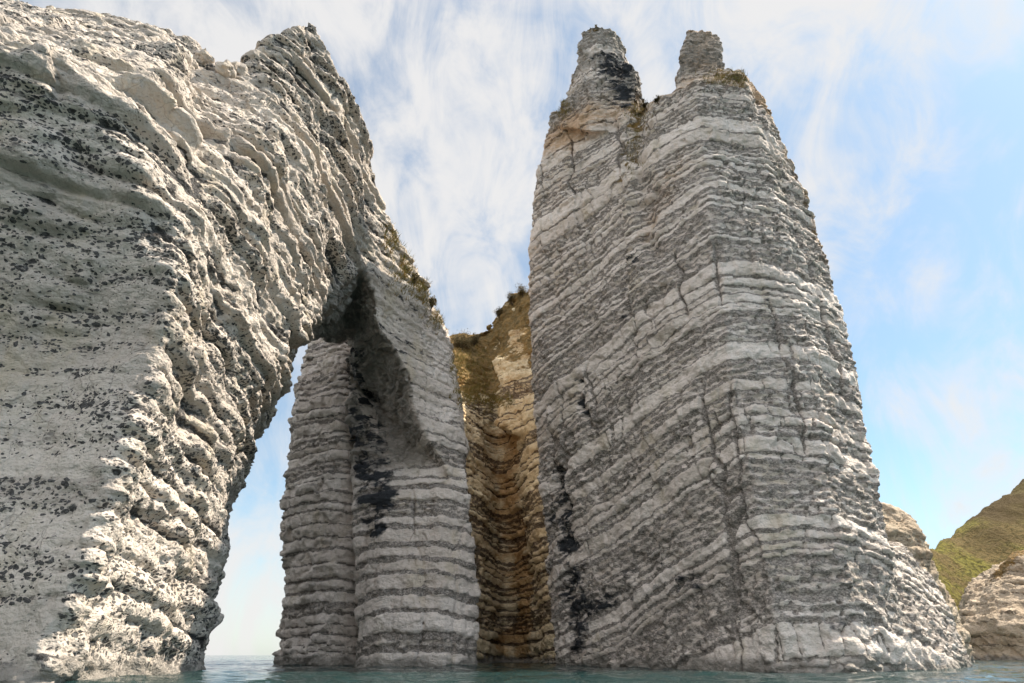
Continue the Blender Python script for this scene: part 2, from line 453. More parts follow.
for a, b in prof:
    a = np.array(a); b = a + A_DIR * 16 if b is None else np.array(b)
    o2 = a - A_DIR * 24; o2[2] = a[2] - 3
    rings[0].append(o2); rings[1].append(a); rings[2].append(b); rings[3].append(b + A_DIR * 26)
K = len(prof)
cv_ = [tuple(v) for r in rings for v in r]
cf_ = []
for r in range(3):
    for k in range(K):
        k2 = (k + 1) % K
        cf_.append((r*K+k, r*K+k2, (r+1)*K+k2, (r+1)*K+k))
cf_.append(tuple(range(K))[::-1]); cf_.append(tuple(range(3*K, 4*K)))
cut = (cv_, cf_)
pillar = loft([
    [(-3.4, 65, -4), P(475, 570, 65), P(470, 490, 65), P(461, 445, 67), P(438, 405, 71)],
    [(-6.1, 62, -4), P(443, 570, 62.3), P(438, 495, 63.3), P(424, 450, 66.5), P(402, 405, 72)],
    [(-12, 62, -4), P(385, 570, 63), P(386, 495, 64.5), P(382, 445, 68), P(370, 395, 74)],
    [(-14.7, 65, -4), P(355, 570, 66), P(352, 490, 68), P(350, 420, 70), P(348, 350, 73)],
    [(-18, 77, -4), (-18, 77, 8), (-18, 77, 18), (-18, 77, 26), (-18, 77, 38)],
    [(-7, 78, -4), (-7, 78, 8), (-8, 78, 16), (-9, 78, 26), (-11, 78, 36)]], tc=0.8)
V_A = 0.13
m0 = remeshed([loft(wall, cap=1.0, tc=0.75, tr=0.7)], 0.4, cut)
print('wall cut', len(m0.vertices), round(time.time() - T0, 1))
boulders = [((-24.8, 25.2, 29.6), (2.6, 1.8, 1.5)), ((-21.3, 27.3, 28.6), (1.5, 1.6, 2.2)), ((-28.8, 24.5, 31.5), (2.2, 1.6, 1.3))]
def ball(c, r, n=12):
    V = []; Fq = []
    for i in range(n + 1):
        th = math.pi * i / n
        for j in range(2 * n):
            ph = math.pi * j / n
            V.append((c[0] + r[0]*math.sin(th)*math.cos(ph), c[1] + r[1]*math.sin(th)*math.sin(ph), c[2] + r[2]*math.cos(th)))
    for i in range(n):
        for j in range(2 * n):
            j2 = (j + 1) % (2 * n)
            Fq.append((i*2*n+j, (i+1)*2*n+j, (i+1)*2*n+j2, i*2*n+j2))
    return V, Fq
m1 = remeshed(add_parts(m0, [pillar] + [ball(*b) for b in boulders]), V_A)
print('arch', len(m1.vertices), round(time.time() - T0, 1))

def arch_extra(p, N, co, G):
    leg = sstep(62, 50, p[:, 1])                                  # 1 on the near headland and span, 0 on the pillar
    seaward = leg * sstep(0.1, 0.6, N[:, 0]) 
    G['speck'][:] = leg * (0.46 + 0.30 * seaward * sstep(26, 12, p[:, 2]) + 0.48 * np.clip(1.4 * fbm(p, (16, 16, 1.8), 2, 41), -1, 1) + 0.15 * G['flint']) + (1 - leg) * 0.1
    sh_ = leg * sstep(-18.4, -19.6, p[:, 0]) * sstep(31, 28, p[:, 1]); G['speck'] += sh_ * (0.5 * sstep(0.1, 0.7, G['flint']) * sstep(-0.5, 0.3, vnoise(p, (6, 6, 3), 44)) - 0.04)
    G['speck'][:] = np.minimum(G['speck'], 0.72)
    shade = leg * sstep(-18.4, -19.6, p[:, 0]) * sstep(31, 28, p[:, 1])
    G['flint'] *= (1 - 0.5 * leg - 0.1 * shade) * (1 - 0.45 * sstep(21, 26, p[:, 2]) * (1 - leg))
    G['flint'] += 0.25 * leg * np.clip(fbm(p, (5, 5, 2.2), 3, 52), 0, 1)
    # the sunlit wall is lumpier, fluted along the beds
    pz = p.copy(); pz[:, 2] += 0.15 * p[:, 1]
    flute = np.abs(vnoise(pz, (3.5, 8.0, 1.1), 61)) + 0.4 * np.abs(vnoise(pz, (2, 4.5, 0.6), 62))
    ch1, _ = facets(pz, (0.75, 1.5, 0.55), 66)
    co = co + N * (leg * (0.03 + 0.05 * seaward) * ch1)[:, None]
    near = 1 - 0.7 * sstep(0.0, 0.5, blob(p, [(-20.5, 49, 27.5), (-20, 53, 32), (-19.5, 57, 37)], 4.5))
    co = co + N * (near * seaward * (1 - 0.55 * sstep(18, 9, p[:, 2])) * (1.25 * flute - 0.5))[:, None]
    G['flint'] += 0.5 * seaward * sstep(0.25, 0.08, flute)
    p = ragged(p, 151, 1.0)
    for px, py, r_ in ((347, 352, 2.6), (352, 375, 3.2), (359, 402, 3.6), (366, 432, 3.8), (371, 465, 3.8), (374, 497, 3.2), (369, 520, 2.2)):
        G['dark'] = np.maximum(G['dark'], 1.35 * blob(p, [P(px, py, 58), P(px, py, 76)], r_))
    grime_shade = sstep(-0.15, -0.45, N[:, 2]) * (p[:, 1] > 43) * (p[:, 2] > 22) * (p[:, 1] < 76)  # soffit shade painted into the colour of downward-facing rock
    grime_shade = np.maximum(grime_shade, sstep(0.0, 0.4, blob(p, [(-19.5, 60, 36.5), (-17.5, 64, 30), (-15, 68, 25)], 8.5) * (p[:, 1] > 54.5) * (N[:, 0] < 0.25)))
    co = co + N * (grime_shade * (0.7 * facets(p, (2.6, 2.6, 1.8), 90)[0] + 0.25 * facets(p, (0.9, 0.9, 0.7), 91)[0]))[:, None]
    G['grime_shade'] = grime_shade; G['flint'] *= 1 - 0.6 * grime_shade
    G['dark'] += 0.0 * blob(p, [(-17, 56, 37), (-14, 60, 32), (-21, 66, 37)], 5.0) * 0.6
    top = sstep(0.2, 0.6, N[:, 2])
    G['veg'] += top * sstep(47, 52, p[:, 2]) * 0.45
    slope = blob(p, [P(385, 215, 58), P(405, 270, 62), P(440, 320, 68)], 6.0)
    G['veg'] += sstep(0.05, 0.6, slope) * (0.45 + 0.35 * vnoise(p, (2.2, 2.2, 1.3), 71)) * (0.4 + 0.8 * np.clip(N[:, 2], 0, 1))
    return co
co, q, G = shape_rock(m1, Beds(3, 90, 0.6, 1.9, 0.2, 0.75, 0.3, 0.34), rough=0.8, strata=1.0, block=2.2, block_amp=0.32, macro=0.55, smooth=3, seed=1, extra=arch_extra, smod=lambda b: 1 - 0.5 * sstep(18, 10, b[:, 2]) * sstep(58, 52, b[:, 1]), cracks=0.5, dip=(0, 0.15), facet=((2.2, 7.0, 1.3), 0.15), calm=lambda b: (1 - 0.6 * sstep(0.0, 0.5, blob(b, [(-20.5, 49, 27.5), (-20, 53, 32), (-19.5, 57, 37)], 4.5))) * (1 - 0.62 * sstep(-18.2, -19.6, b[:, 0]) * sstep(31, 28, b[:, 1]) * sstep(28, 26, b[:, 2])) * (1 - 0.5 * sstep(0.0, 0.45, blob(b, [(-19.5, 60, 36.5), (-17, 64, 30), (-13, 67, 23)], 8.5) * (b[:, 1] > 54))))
arch = empty('sea_arch', (-18, 45, 0))
tag(arch, 'huge pale chalk headland with a tall arch opening, filling the left side', 'sea arch')
pid = np.where(co[:, 1] > 61.0 + 0.15 * (co[:, 2] - 20) * (co[:, 2] > 20), 2, np.where((co[:, 1] > 46) & (co[:, 2] > 24), 1, 0))
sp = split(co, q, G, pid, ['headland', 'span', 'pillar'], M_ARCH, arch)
sp['pillar'].data.materials[0] = M_STACK
print('arch done', round(time.time() - T0, 1))

# ------------------------------------------------------------------ buttress seen through the arch
m = remeshed([loft([
    [(-26.2, 77, -4), P(285, 570, 76.5), P(283, 490, 76.5), P(291, 410, 77.5), P(304, 350, 80), P(316, 320, 82)],
    [(-18.6, 69, -4), P(338, 570, 69.5), P(338, 490, 70), P(340, 410, 72), P(342, 350, 75), P(346, 320, 78)],
    [(-12, 71, -4), (-13, 72, 8), (-14, 73, 18), (-15, 75, 28), (-17, 77, 38), (-18, 80, 46)],
    [(-12, 90, -4), (-13, 90, 8), (-14, 90, 18), (-16, 89, 28), (-20, 88, 41), (-21, 88, 48)],
    [(-28, 92, -4), (-28, 92, 8), (-28, 91, 18), (-27, 90, 28), (-25, 89, 41), (-24, 89, 47)]], cap=1.5, tc=0.75)], 0.2)
def but_extra(p, N, co, G):
    G['speck'][:] = 0.08; return co
co, q, G = shape_rock(m, Beds(8, 100, 0.5, 1.5, 0.15, 0.4, 0.3, 0.34), block=2.4, macro=0.5, seed=4, extra=but_extra, cracks=0.4, dip=(0.1, 0.15))
o = link_mesh('sea_stack', co, q, G, M_STACK)
tag(o, 'narrow grey chalk stack seen through the arch opening, behind its pillar', 'sea stack')

# ------------------------------------------------------------------ main stack
shaft = loft([
    [P(556, 664, 70)[:2] + (-4,), P(546, 560, 70), P(532, 420, 69), P(529, 300, 67), P(533, 200, 64), P(552, 112, 61)],
    [P(640, 668, 60)[:2] + (-4,), P(625, 560, 60), P(605, 420, 60), P(597, 300, 59.5), P(598, 200, 58.5), P(606, 106, 57)],
    [P(715, 672, 51.5)[:2] + (-4,), P(695, 560, 52.5), P(672, 420, 53), P(654, 300, 53.5), P(646, 200, 54), P(640, 106, 55)],
    [P(785, 673, 46)[:2] + (-4,), P(765, 560, 46.9), P(740, 420, 47.7), P(722, 300, 48.6), P(710, 200, 49.2), P(695, 82, 51.2)],
    [P(858, 672, 45.6)[:2] + (-4,), P(842, 560, 46.7), P(815, 420, 48.2), P(798, 300, 49.6), P(780, 210, 50.4), P(740, 72, 51.8)],
    [P(905, 669, 49)[:2] + (-4,), P(890, 545, 50), P(866, 420, 52), P(838, 300, 53.5), P(818, 230, 54), P(764, 100, 55)],
    [(34, 64, -4), (33, 64, 8), (31, 64, 25), (29, 64, 42), (28, 64, 55), (27, 62, 66)],
    [(20, 80, -4), (19.5, 79, 10), (19, 78, 25), (18, 77, 42), (17, 74, 55), (17, 68, 68)],
    [(8, 80, -4), (8, 79, 10), (8, 78, 25), (7, 77, 42), (7.5, 74, 55), (9, 68, 68)]], tc=0.85, cap=-1.0)
pin_l = loft([
    [P(553, 128, 61), P(566, 92, 60.5), P(574, 66, 60), P(580, 34, 59.5)],
    [P(590, 130, 57), P(590, 92, 57), P(593, 62, 57.5), P(597, 25, 58.5)],
    [P(622, 130, 57), P(624, 98, 57), P(614, 64, 57.5), P(613, 32, 58.5)],
    [P(650, 120, 60), P(641, 80, 60), P(630, 60, 60), P(619, 40, 60)],
    [(13.5, 66, 58), (14, 65, 68), (13.6, 63, 76), (12.6, 61.5, 82)]], tc=0.6, tr=0.5, cap=0.4)
blk = loft([
    [P(617, 128, 57), P(619, 92, 56.8), P(624, 64, 57)],
    [P(640, 128, 57), P(637, 92, 56.8), P(636, 70, 57)],
    [P(649, 125, 60), P(642, 90, 60), P(640, 74, 60)],
    [P(620, 120, 62), P(620, 90, 62), P(622, 62, 61)]], tc=0.8, tr=0.7)
pin_r = loft([
    [P(671, 106, 53.5), P(676, 80, 54), P(682, 52, 54.5), P(688, 31, 55)],
    [P(700, 100, 52.5), P(702, 76, 53), P(704, 52, 53.8), P(704, 32, 54.6)],
    [P(738, 108, 53), P(729, 78, 53.5), P(723, 54, 54), P(719, 34, 55)],
    [(29, 60, 60), (28.5, 59, 66), (28, 58, 72), (27.3, 57, 77.5)],
    [(25, 60, 60), (25.5, 59, 66), (25.5, 58, 72), (25.6, 57, 77.5)]], tc=0.6, tr=0.5, cap=0.5)
shoulder = loft([
    [P(700, 110, 52), P(708, 84, 52.5), P(718, 68, 53)],
    [P(745, 110, 51.5), P(742, 86, 52.5), P(738, 69, 53)],
    [P(762, 118, 55), P(752, 92, 55), P(741, 74, 55)],
    [(28, 60, 58), (28, 60, 66), (28, 58, 69)]], tc=0.4)
butt = loft([
    [P(870, 672, 47)[:2] + (-4,), P(866, 640, 48), P(864, 600, 49), P(868, 545, 51)],
    [P(938, 667, 50)[:2] + (-4,), P(926, 630, 51), P(908, 590, 52), P(890, 545, 53.5)],
    [P(972, 660, 60)[:2] + (-4,), P(950, 615, 60), P(928, 578, 60), P(902, 545, 60)],
    [(42, 70, -4), (40, 70, 3), (37, 69, 7), (34, 66, 11)],
    [(30, 66, -4), (30, 66, 3), (30, 65, 7), (30, 63, 11)]], tc=0.5, cap=0.3)
m = remeshed([shaft, pin_l, blk, pin_r, shoulder, butt], 0.145)
print('stack', len(m.vertices), round(time.time() - T0, 1))
def stack_extra(p0, N, co, G):
    p = ragged(p0, 101, 1.2)
    G['speck'][:] = 0.10 + 0.12 * np.clip(fbm(p, 8.0, 2, 33), -1, 1)
    # lichen-black seams and patches on the shaded west face
    d = 1.15 * blob(p, [P(566, 650, 66), P(560, 560, 66), P(553, 480, 67)], 3.9)
    d += 0.95 * blob(p, [P(592, 480, 61), P(585, 420, 61.5), P(580, 380, 62)], 1.6)
    d += 0.85 * blob(p, [P(627, 320, 56.8), P(632, 270, 56.6)], 3.0)
    d += 0.7 * blob(p, [P(700, 470, 51.5), P(680, 410, 53)], 1.7)
    d += 0.6 * blob(p, [P(740, 300, 50), P(720, 270, 50.5), P(690, 330, 52)], 4.0)
    d += 0.9 * blob(p, [P(600, 600, 63), P(640, 560, 59), P(700, 590, 52.5)], 4.0) * 0.75
    d += 0.9 * blob(p, [P(610, 60, 57.5), P(632, 85, 57), P(620, 110, 57)], 4.2)
    d += 0.6 * blob(p, [P(850, 645, 45.5), P(835, 620, 46)], 2.5)
    G['dark'] += 0.85 * d
    gul = blob(p, [P(640, 108, 55), P(644, 160, 55), P(650, 220, 54.5), P(664, 300, 53.8)], 2.2) + 0.8 * blob(p, [P(556, 640, 67), P(560, 560, 66), P(553, 480, 67)], 2.4) + 0.6 * blob(p, [P(700, 470, 51.5), P(678, 400, 53), P(665, 350, 53.5)], 1.4) + 0.6 * blob(p, [P(592, 480, 61), P(585, 420, 61.5), P(580, 380, 62)], 1.4)
    co = co - N * (1.1 * sstep(0, 1, gul))[:, None]
    G['rust'] += 0.5 * blob(p, [P(680, 170, 52), P(650, 230, 54)], 6) + 0.35 * blob(p, [P(575, 150, 60), P(560, 200, 61), P(560, 330, 64)], 7)
    G['rust'] += 0.55 * blob(p, [P(825, 260, 54), P(790, 150, 54.5), P(765, 100, 54)], 4.5)
    G['rust'] += 0.6 * blob(p, [P(703, 60, 54), P(704, 34, 54.5)], 4.0)
    tip = sstep(65, 72, p0[:, 2] + 1.5 * vnoise(p0, 2.0, 98)); co = co + N * (tip * (0.40 * facets(p0, (1.7, 1.7, 2.8), 95)[0] + 0.12 * facets(p0, (0.7, 0.7, 0.9), 96)[0]))[:, None]
    G['grime_shade'] = 0.8 * tip * sstep(-0.3, 0.3, vnoise(p0, 2.5, 97) + 0.35)
    G['dark'] += 0.34 * tip
    G['rust'] += 0.55 * sstep(60, 65, p0[:, 2]) * (1 - 0.5 * tip)
    top = sstep(0.25, 0.7, N[:, 2])
    G['veg'] += top * sstep(56, 64, p[:, 2]) * 0.55
    G['veg'] += 0.75 * blob(p, [P(640, 110, 56), P(636, 150, 56), P(628, 180, 56.5)], 4.0) * (0.6 + 0.6 * vnoise(p, 2.0, 81))
    G['veg'] += 0.7 * blob(p, [P(722, 72, 53), P(742, 76, 53)], 2.4) + 0.5 * blob(p, [P(560, 105, 61), P(575, 80, 60)], 2.2)
    G['veg'] += 0.5 * blob(p, [P(795, 165, 54), P(820, 240, 54)], 3.0) * (0.5 + vnoise(p, 2.0, 83))
    return co
co, q, G = shape_rock(m, Beds(21, 140, 0.35, 2.3, 0.10, 0.40, 0.38, 0.30), rough=0.85, strata=0.75, block=2.0, block_amp=0.24, macro=0.35, smooth=2, seed=7, extra=stack_extra, cracks=1.2, facet=((2.2, 2.2, 1.4), 0.26), calm=lambda b: 1 - 0.5 * sstep(71, 74, b[:, 2]) * (b[:, 0] > 21), dip=(0.0, 0.37), smod=lambda b: 1.0 - 0.5 * sstep(58, 68, b[:, 2]) - 0.4 * sstep(68, 72, b[:, 2]))
stack = empty('sea_stack', (20, 58, 0))
tag(stack, 'tallest grey banded chalk stack with two rock horns on its summit', 'sea stack')
pl = np.array(P(600, 112, 58)); 
zs = 69.0
is_top = co[:, 2] > zs + 0.25 * fbm(co, 2.0, 2, 5)
pid = np.where(is_top & (co[:, 0] < 19.5), 1, np.where((co[:, 2] > 66.6) & (co[:, 0] > 21) & (co[:, 0] < 29.6), 2, 0))
edge_b = (co[:, 0] > 33.5) & (co[:, 2] < 12) & (co[:, 0] * 0.5 + co[:, 1] * 0.87 > 63)
pid = np.where(edge_b, 3, pid)
sp2 = split(co, q, G, pid, ['shaft', 'horn', 'horn', 'buttress'], M_STACK, stack)
print('stack done', round(time.time() - T0, 1))

# ------------------------------------------------------------------ cove cliff in the gap
m = remeshed([loft([
    [(-30, 100, -4), (-30, 100, 15), (-30, 100, 38), (-28, 102, 50), (-26, 112, 60), (-24, 124, 64)],
    [(-9.5, 86, -4), (-9.5, 87, 15), P(452, 430, 90), P(450, 395, 95), P(450, 365, 106), P(452, 346, 118)],
    [P(484, 660, 88)[:2] + (-4,), P(474, 560, 89), P(468, 430, 92), P(468, 398, 97), P(470, 368, 110), P(474, 338, 124)],
    [P(508, 660, 97)[:2] + (-4,), P(504, 560, 99), P(497, 440, 101), P(494, 405, 103), P(492, 370, 116), P(492, 322, 130)],
    [P(530, 660, 94)[:2] + (-4,), P(527, 560, 95), P(520, 440, 96), P(512, 400, 99), P(508, 350, 108), P(512, 298, 124)],
    [P(560, 660, 84)[:2] + (-4,), P(556, 560, 84), P(545, 430, 86), P(536, 385, 90), P(532, 340, 98), P(534, 288, 116)],
    [(24, 84, -4), (24, 84, 15), (24, 86, 38), (22, 90, 50), (20, 98, 62), (18, 112, 76)],
    [(30, 150, -4), (30, 150, 15), (30, 150, 38), (30, 150, 50), (30, 150, 64), (26, 150, 80)],
    [(-34, 150, -4), (-34, 150, 15), (-34, 150, 38), (-34, 150, 50), (-34, 150, 62), (-30, 150, 68)]], tc=0.2),
    loft([[P(493, 425, 96), P(503, 390, 98), P(497, 360, 100), P(510, 330, 104)],
          [P(516, 430, 92), P(516, 386, 93.5), P(516, 358, 96), P(516, 326, 101)],
          [P(545, 430, 90), P(545, 386, 92), P(545, 350, 95), P(545, 326, 100)],
          [(6, 108, 30), (6, 110, 44), (5.5, 112, 52), (5, 114, 58)]], tc=0.3)], 0.24)
def cove_extra(p0, N, co, G):
    p = ragged(p0, 131, 1.5)
    G['speck'][:] = 0.05
    G['rust'] += 1.1 * blob(p, [P(512, 660, 96), P(522, 600, 96), P(515, 520, 98), P(510, 440, 100)], 4.6)
    G['rust'] += 0.5 * blob(p, [P(490, 400, 100), P(470, 420, 93), P(530, 420, 92), P(520, 340, 100)], 9.0)
    G['dark'] += 0.45 * blob(p, [P(530, 520, 95), P(515, 560, 98), P(533, 600, 94)], 3.5)
    up = sstep(41, 47, p[:, 2] + 2.0 * vnoise(p, 4.0, 91)) 
    knob = blob(p, [P(514, 395, 95), P(517, 335, 101)], 5.5)
    G['veg'] += up * (0.95 - 0.75 * sstep(0.1, 0.6, knob + 0.8 * fbm(p, 4.0, 4, 95))) + sstep(0.3, 0.7, N[:, 2]) * (p[:, 2] > 34) * 0.5
    G['rust'] += 0.15 * knob
    G['flint'] *= 1 - 0.6 * up
    return co
co, q, G = shape_rock(m, Beds(33, 120, 0.6, 1.8, 0.15, 0.5, 0.25, 0.45), strata=1.2, block=2.6, macro=1.3, seed=13, extra=cove_extra, dip=(0, 0.1))
o = link_mesh('cove_cliff', co, q, G, M_COVE)
tag(o, 'rust-stained hollow cliff with a brown heath top in the gap between arch and tall stack', 'cliff')
print('cove done', round(time.time() - T0, 1))

# ------------------------------------------------------------------ spur behind the stack, right-hand cliff
m = remeshed([loft([
    [(48, 92, -4), (47, 92, 8), (46, 92, 16), (44, 93, 22), (42, 96, 26)],
    [P(944, 660, 92)[:2] + (-4,), P(941, 610, 92), P(936, 573, 93), P(927, 540, 94), P(907, 509, 97)],
    [(72, 106, -4), (70, 106, 8), (66, 106, 15), (62, 106, 21), (57, 106, 26)],
    [(50, 120, -4), (50, 120, 8), (50, 120, 16), (48, 118, 22), (46, 114, 26)],
    [(38, 108, -4), (38, 108, 8), (38, 107, 16), (39, 106, 23), (40, 104, 28)]], tc=0.3, cap=0.5)], 0.3)
def plain_extra(p, N, co, G):
    G['speck'][:] = 0.04; G['flint'] *= 0.75; return co
co, q, G = shape_rock(m, Beds(44, 60, 0.9, 2.6, 0.15, 0.4, 0.2, 0.4), block=3, macro=0.6, seed=17, extra=plain_extra)
tag(link_mesh('rock_spur', co, q, G, M_FAR), 'small rounded buff rock peeping out behind the right flank of the tall stack', 'rock')

m = remeshed([loft([
    [P(966, 659, 150)[:2] + (-4,), P(958, 632, 152), P(963, 612, 154), P(972, 596, 157)],
    [P(985, 659, 140)[:2] + (-4,), P(982, 630, 142), P(986, 608, 145), P(994, 574, 150)],
    [P(1050, 659, 130)[:2] + (-4,), P(1050, 620, 132), P(1045, 590, 136), P(1034, 545, 146)],
    [(170, 125, -4), (170, 127, 20), (168, 130, 33), (166, 140, 46)],
    [(190, 190, -4), (190, 190, 20), (190, 190, 32), (190, 190, 42)],
    [(140, 190, -4), (138, 190, 14), (136, 188, 17), (134, 184, 21)]], tc=0.3)], 0.4)
def right_extra(p, N, co, G):
    G['speck'][:] = 0.04; G['flint'] *= 0.8
    G['veg'] += sstep(0.3, 0.65, N[:, 2]) * (p[:, 2] > 24) * 0.5 + 0.8 * blob(p, [P(994, 570, 150), P(1010, 558, 148), P(1034, 540, 146)], 7)
    return co
co, q, G = shape_rock(m, Beds(45, 160, 1.2, 3.2, 0.2, 0.5, 0.2, 0.6), block=4, block_amp=0.5, macro=1.4, rough=1.3, seed=19, extra=right_extra, dip=(0.25, 0))
tag(link_mesh('cliff', co, q, G, M_FAR), 'brown bedded sea cliff under the grassy hillside at the far right', 'cliff')

# grassy hill behind it
t = NT('hillside_turf'); p = t.pos()
a = t.noise(t.scaled(p, (1, 1, 1.6)), 0.06, 6, 0.6); b2 = t.noise(p, 0.9, 5, 0.65)
c = t.mix(t.step(a, 0.40, 0.60), (0.215, 0.195, 0.05), (0.17, 0.125, 0.055))
c = t.mix(t.step(b2, 0.42, 0.62, 0, 0.8), c, (0.060, 0.055, 0.020))
c = t.mix(t.step(t.noise(t.scaled(p, (1, 0.5, 1)), 0.25, 6, 0.7), 0.52, 0.64, 0, 0.7), c, (0.15, 0.11, 0.055))
c = t.mix(t.step(t.attr('high'), 0.3, 0.8), c, (0.085, 0.062, 0.030))
bs = t.n('ShaderNodeBsdfPrincipled'); t.l(c, bs.inputs['Base Color']); bs.inputs['Roughness'].default_value = 1.0; bs.inputs['Specular IOR Level'].default_value = 0.1
bp = t.n('ShaderNodeBump'); bp.inputs['Distance'].default_value = 1.5; t.l(b2, bp.inputs['Height']); t.l(bp.outputs[0], bs.inputs['Normal']); t.l(bs.outputs[0], t.out.inputs[0])
M_TURF = t.m
crest = [(890, 585, 200), (912, 566, 203), (930, 552, 208), (962, 531, 235), (1000, 500, 250), (1040, 466, 262), (1120, 420, 280)]
ca, cz, cY = [], [], []
for px, py, Y in crest:
    v = P(px, py, Y); ca.append(v[0] / Y); cz.append(v[2]); cY.append(Y)
na_, ny_ = 260, 260
aa, yy = np.meshgrid(np.linspace(0.66, 1.5, na_), np.linspace(165, 420, ny_), indexing='ij')
Zc = np.interp(aa, ca, cz); Yc = np.interp(aa, ca, cY)
u_ = np.clip((yy - 172) / (Yc - 172), 0, 1)
zz_ = -4 + (Zc + 4) * (0.35 * u_ + 0.65 * np.sin(u_ * math.pi / 2) ** 1.3)
zz_ = zz_ - np.clip(ca[0] + 0.005 - aa, 0, 1) * 260
co = np.stack([aa * yy, yy, np.maximum(zz_, -5)], -1).reshape(-1, 3).astype(np.float32)
ii = (np.arange(na_ - 1)[:, None] * ny_ + np.arange(ny_ - 1)[None])
q = np.stack([ii, ii + ny_, ii + ny_ + 1, ii + 1], -1).reshape(-1, 4)
co[:, 2] += 3.6 * fbm(co, (16, 46, 60), 4, 23) - 2.6 * np.abs(vnoise(co, (11, 60, 60), 24)) * (1 - u_.reshape(-1)) + 1.0 * np.abs(fbm(co, (4, 7, 30), 3, 29)) + 0.5 * vnoise(co, (1.6, 2.0, 9), 31)
o = link_mesh('hill', co, q, {'high': np.clip(co[:, 2] / 80, 0, 1) + 0.3 * fbm(co, 12, 2, 3)}, M_TURF)
tag(o, 'green and brown grassy hillside at the far right', None, None, 'structure')
print('right done', round(time.time() - T0, 1))

# ------------------------------------------------------------------ plants and loose stones
def leaf_mat(name, a, b):
    t = NT(name); n = t.noise(t.pos(), 1.6, 3)
    bs = t.n('ShaderNodeBsdfPrincipled'); t.l(t.mix(t.step(n, 0.35, 0.65), a, b), bs.inputs['Base Color']); bs.inputs['Roughness'].default_value = 0.9
    bs.inputs['Specular IOR Level'].default_value = 0.15
    t.l(bs.outputs[0], t.out.inputs[0]); return t.m
M_SHRUB = leaf_mat('shrub_leaf', (0.085, 0.068, 0.032), (0.15, 0.11, 0.05))
M_GRASS = leaf_mat('dry_grass', (0.30, 0.20, 0.065), (0.16, 0.14, 0.045))
M_STEM = leaf_mat('stem', (0.06, 0.045, 0.03), (0.08, 0.06, 0.04))
bpy.context.view_layer.update()
DG = bpy.context.evaluated_depsgraph_get()
from mathutils import Vector
def on_rock(px, py):
    """first rock met along a sight line"""
    o = Vector((0, 0, CAM_Z)); d = (Vector(P(px, py, 10.0)) - o).normalized()
    hit, loc, nor, *_ = scene.ray_cast(DG, o, d)
    return (loc, nor) if hit else (None, None)
def raw_mesh(name, V, Fq, mat, parent=None):
    me = bpy.data.meshes.new(name); me.from_pydata(V, [], Fq); me.materials.append(mat); me.update()
    o = bpy.data.objects.new(name, me); COL.objects.link(o)
    if parent: o.parent = parent
    return o
def shrub(px, py, w, h, label, seed):
    loc, nor = on_rock(px, py)
    if loc is None: print('no rock at', px, py); return
    r = random.Random(seed)
    root = bpy.data.objects.new('shrub', None); COL.objects.link(root); root.location = loc
    tag(root, label, 'shrub', 'shrubs along the cliff tops')
    V, Fq = [], []; SV, SF = [], []
    for k in range(9):                                     # stems
        a = r.uniform(0, 6.28); l = r.uniform(0.5, 1.0)
        tip = Vector((math.cos(a) * w * 0.4 * l, math.sin(a) * w * 0.4 * l, h * r.uniform(0.7, 1.08)))
        b = len(SV); s_ = 0.05
        SV += [(-s_, -s_, -0.5), (s_, -s_, -0.5), (0, s_, -0.5), tuple(tip)]
        SF += [(b, b+1, b+3), (b+1, b+2, b+3), (b+2, b, b+3)]
        for m_ in range(int(70 * w * h / 3) + 30):             # leaves round the upper stem
            t_ = r.uniform(0.25, 1.0); c = tip * t_ + Vector((r.gauss(0, .14 * w), r.gauss(0, .14 * w), r.gauss(0, .10 * h)))
            z_ = r.uniform(0.07, 0.17); u = Vector((r.gauss(0, 1), r.gauss(0, 1), r.gauss(0, 1))).normalized(); v = u.orthogonal().normalized() * z_ * 0.6; u = u * z_
            b = len(V); V += [tuple(c - u), tuple(c + v), tuple(c + u), tuple(c - v)]; Fq.append((b, b+1, b+2, b+3))
    raw_mesh('foliage', V, Fq, M_SHRUB, root); raw_mesh('stem', SV, SF, M_STEM, root)
shrub(462, 349, 4.6, 3.6, 'widest dark shrub, on the grassy lip where cove and arch pillar meet', 1)
shrub(474, 345, 2.6, 2.2, 'small dark shrub just right of the widest shrub on the cove lip', 2)
shrub(499, 317, 2.4, 2.2, 'lowest of three shrubs on the brown heath skyline beside the tall stack', 3)
shrub(512, 304, 2.8, 2.6, 'middle of three shrubs on the brown heath skyline beside the tall stack', 4)
shrub(523, 297, 3.0, 2.6, 'highest of three shrubs on the brown heath skyline, touching the tall stack', 5)
shrub(414, 284, 1.2, 1.3, 'upper scrubby tuft on the ochre edge falling from the arch roof', 6)
shrub(431, 307, 1.3, 1.3, 'lower scrubby tuft on the ochre edge falling from the arch roof', 7)
shrub(646, 108, 1.1, 1.0, 'left twiggy plant in the saddle between the two rock horns', 8)
shrub(658, 102, 0.9, 0.8, 'right twiggy plant in the saddle between the two rock horns', 9)
def grass_patch(name, label, spots, n, hgt, seed):
    r = random.Random(seed); V, Fq = [], []
    for k in range(n):
        px, py, sx, sy = spots[k % len(spots)]
        loc, nor = on_rock(r.gauss(px, sx), r.gauss(py, sy))
        if loc is None or loc.length > 160: continue
        for b_ in range(5):
            a = r.uniform(0, 6.28); o = loc + Vector((r.gauss(0, .12), r.gauss(0, .12), -0.05)); wd = 0.03
            tip = o + nor * 0.15 * hgt + Vector((math.cos(a) * hgt * .5, math.sin(a) * hgt * .5, hgt * r.uniform(.5, 1.0)))
            b = len(V); V += [tuple(o + Vector((-wd, 0, 0))), tuple(o + Vector((wd, wd, 0))), tuple(tip)]; Fq.append((b, b+1, b+2))
    o = raw_mesh(name, V, Fq, M_GRASS)
    tag(o, label, 'grass', None, 'stuff')
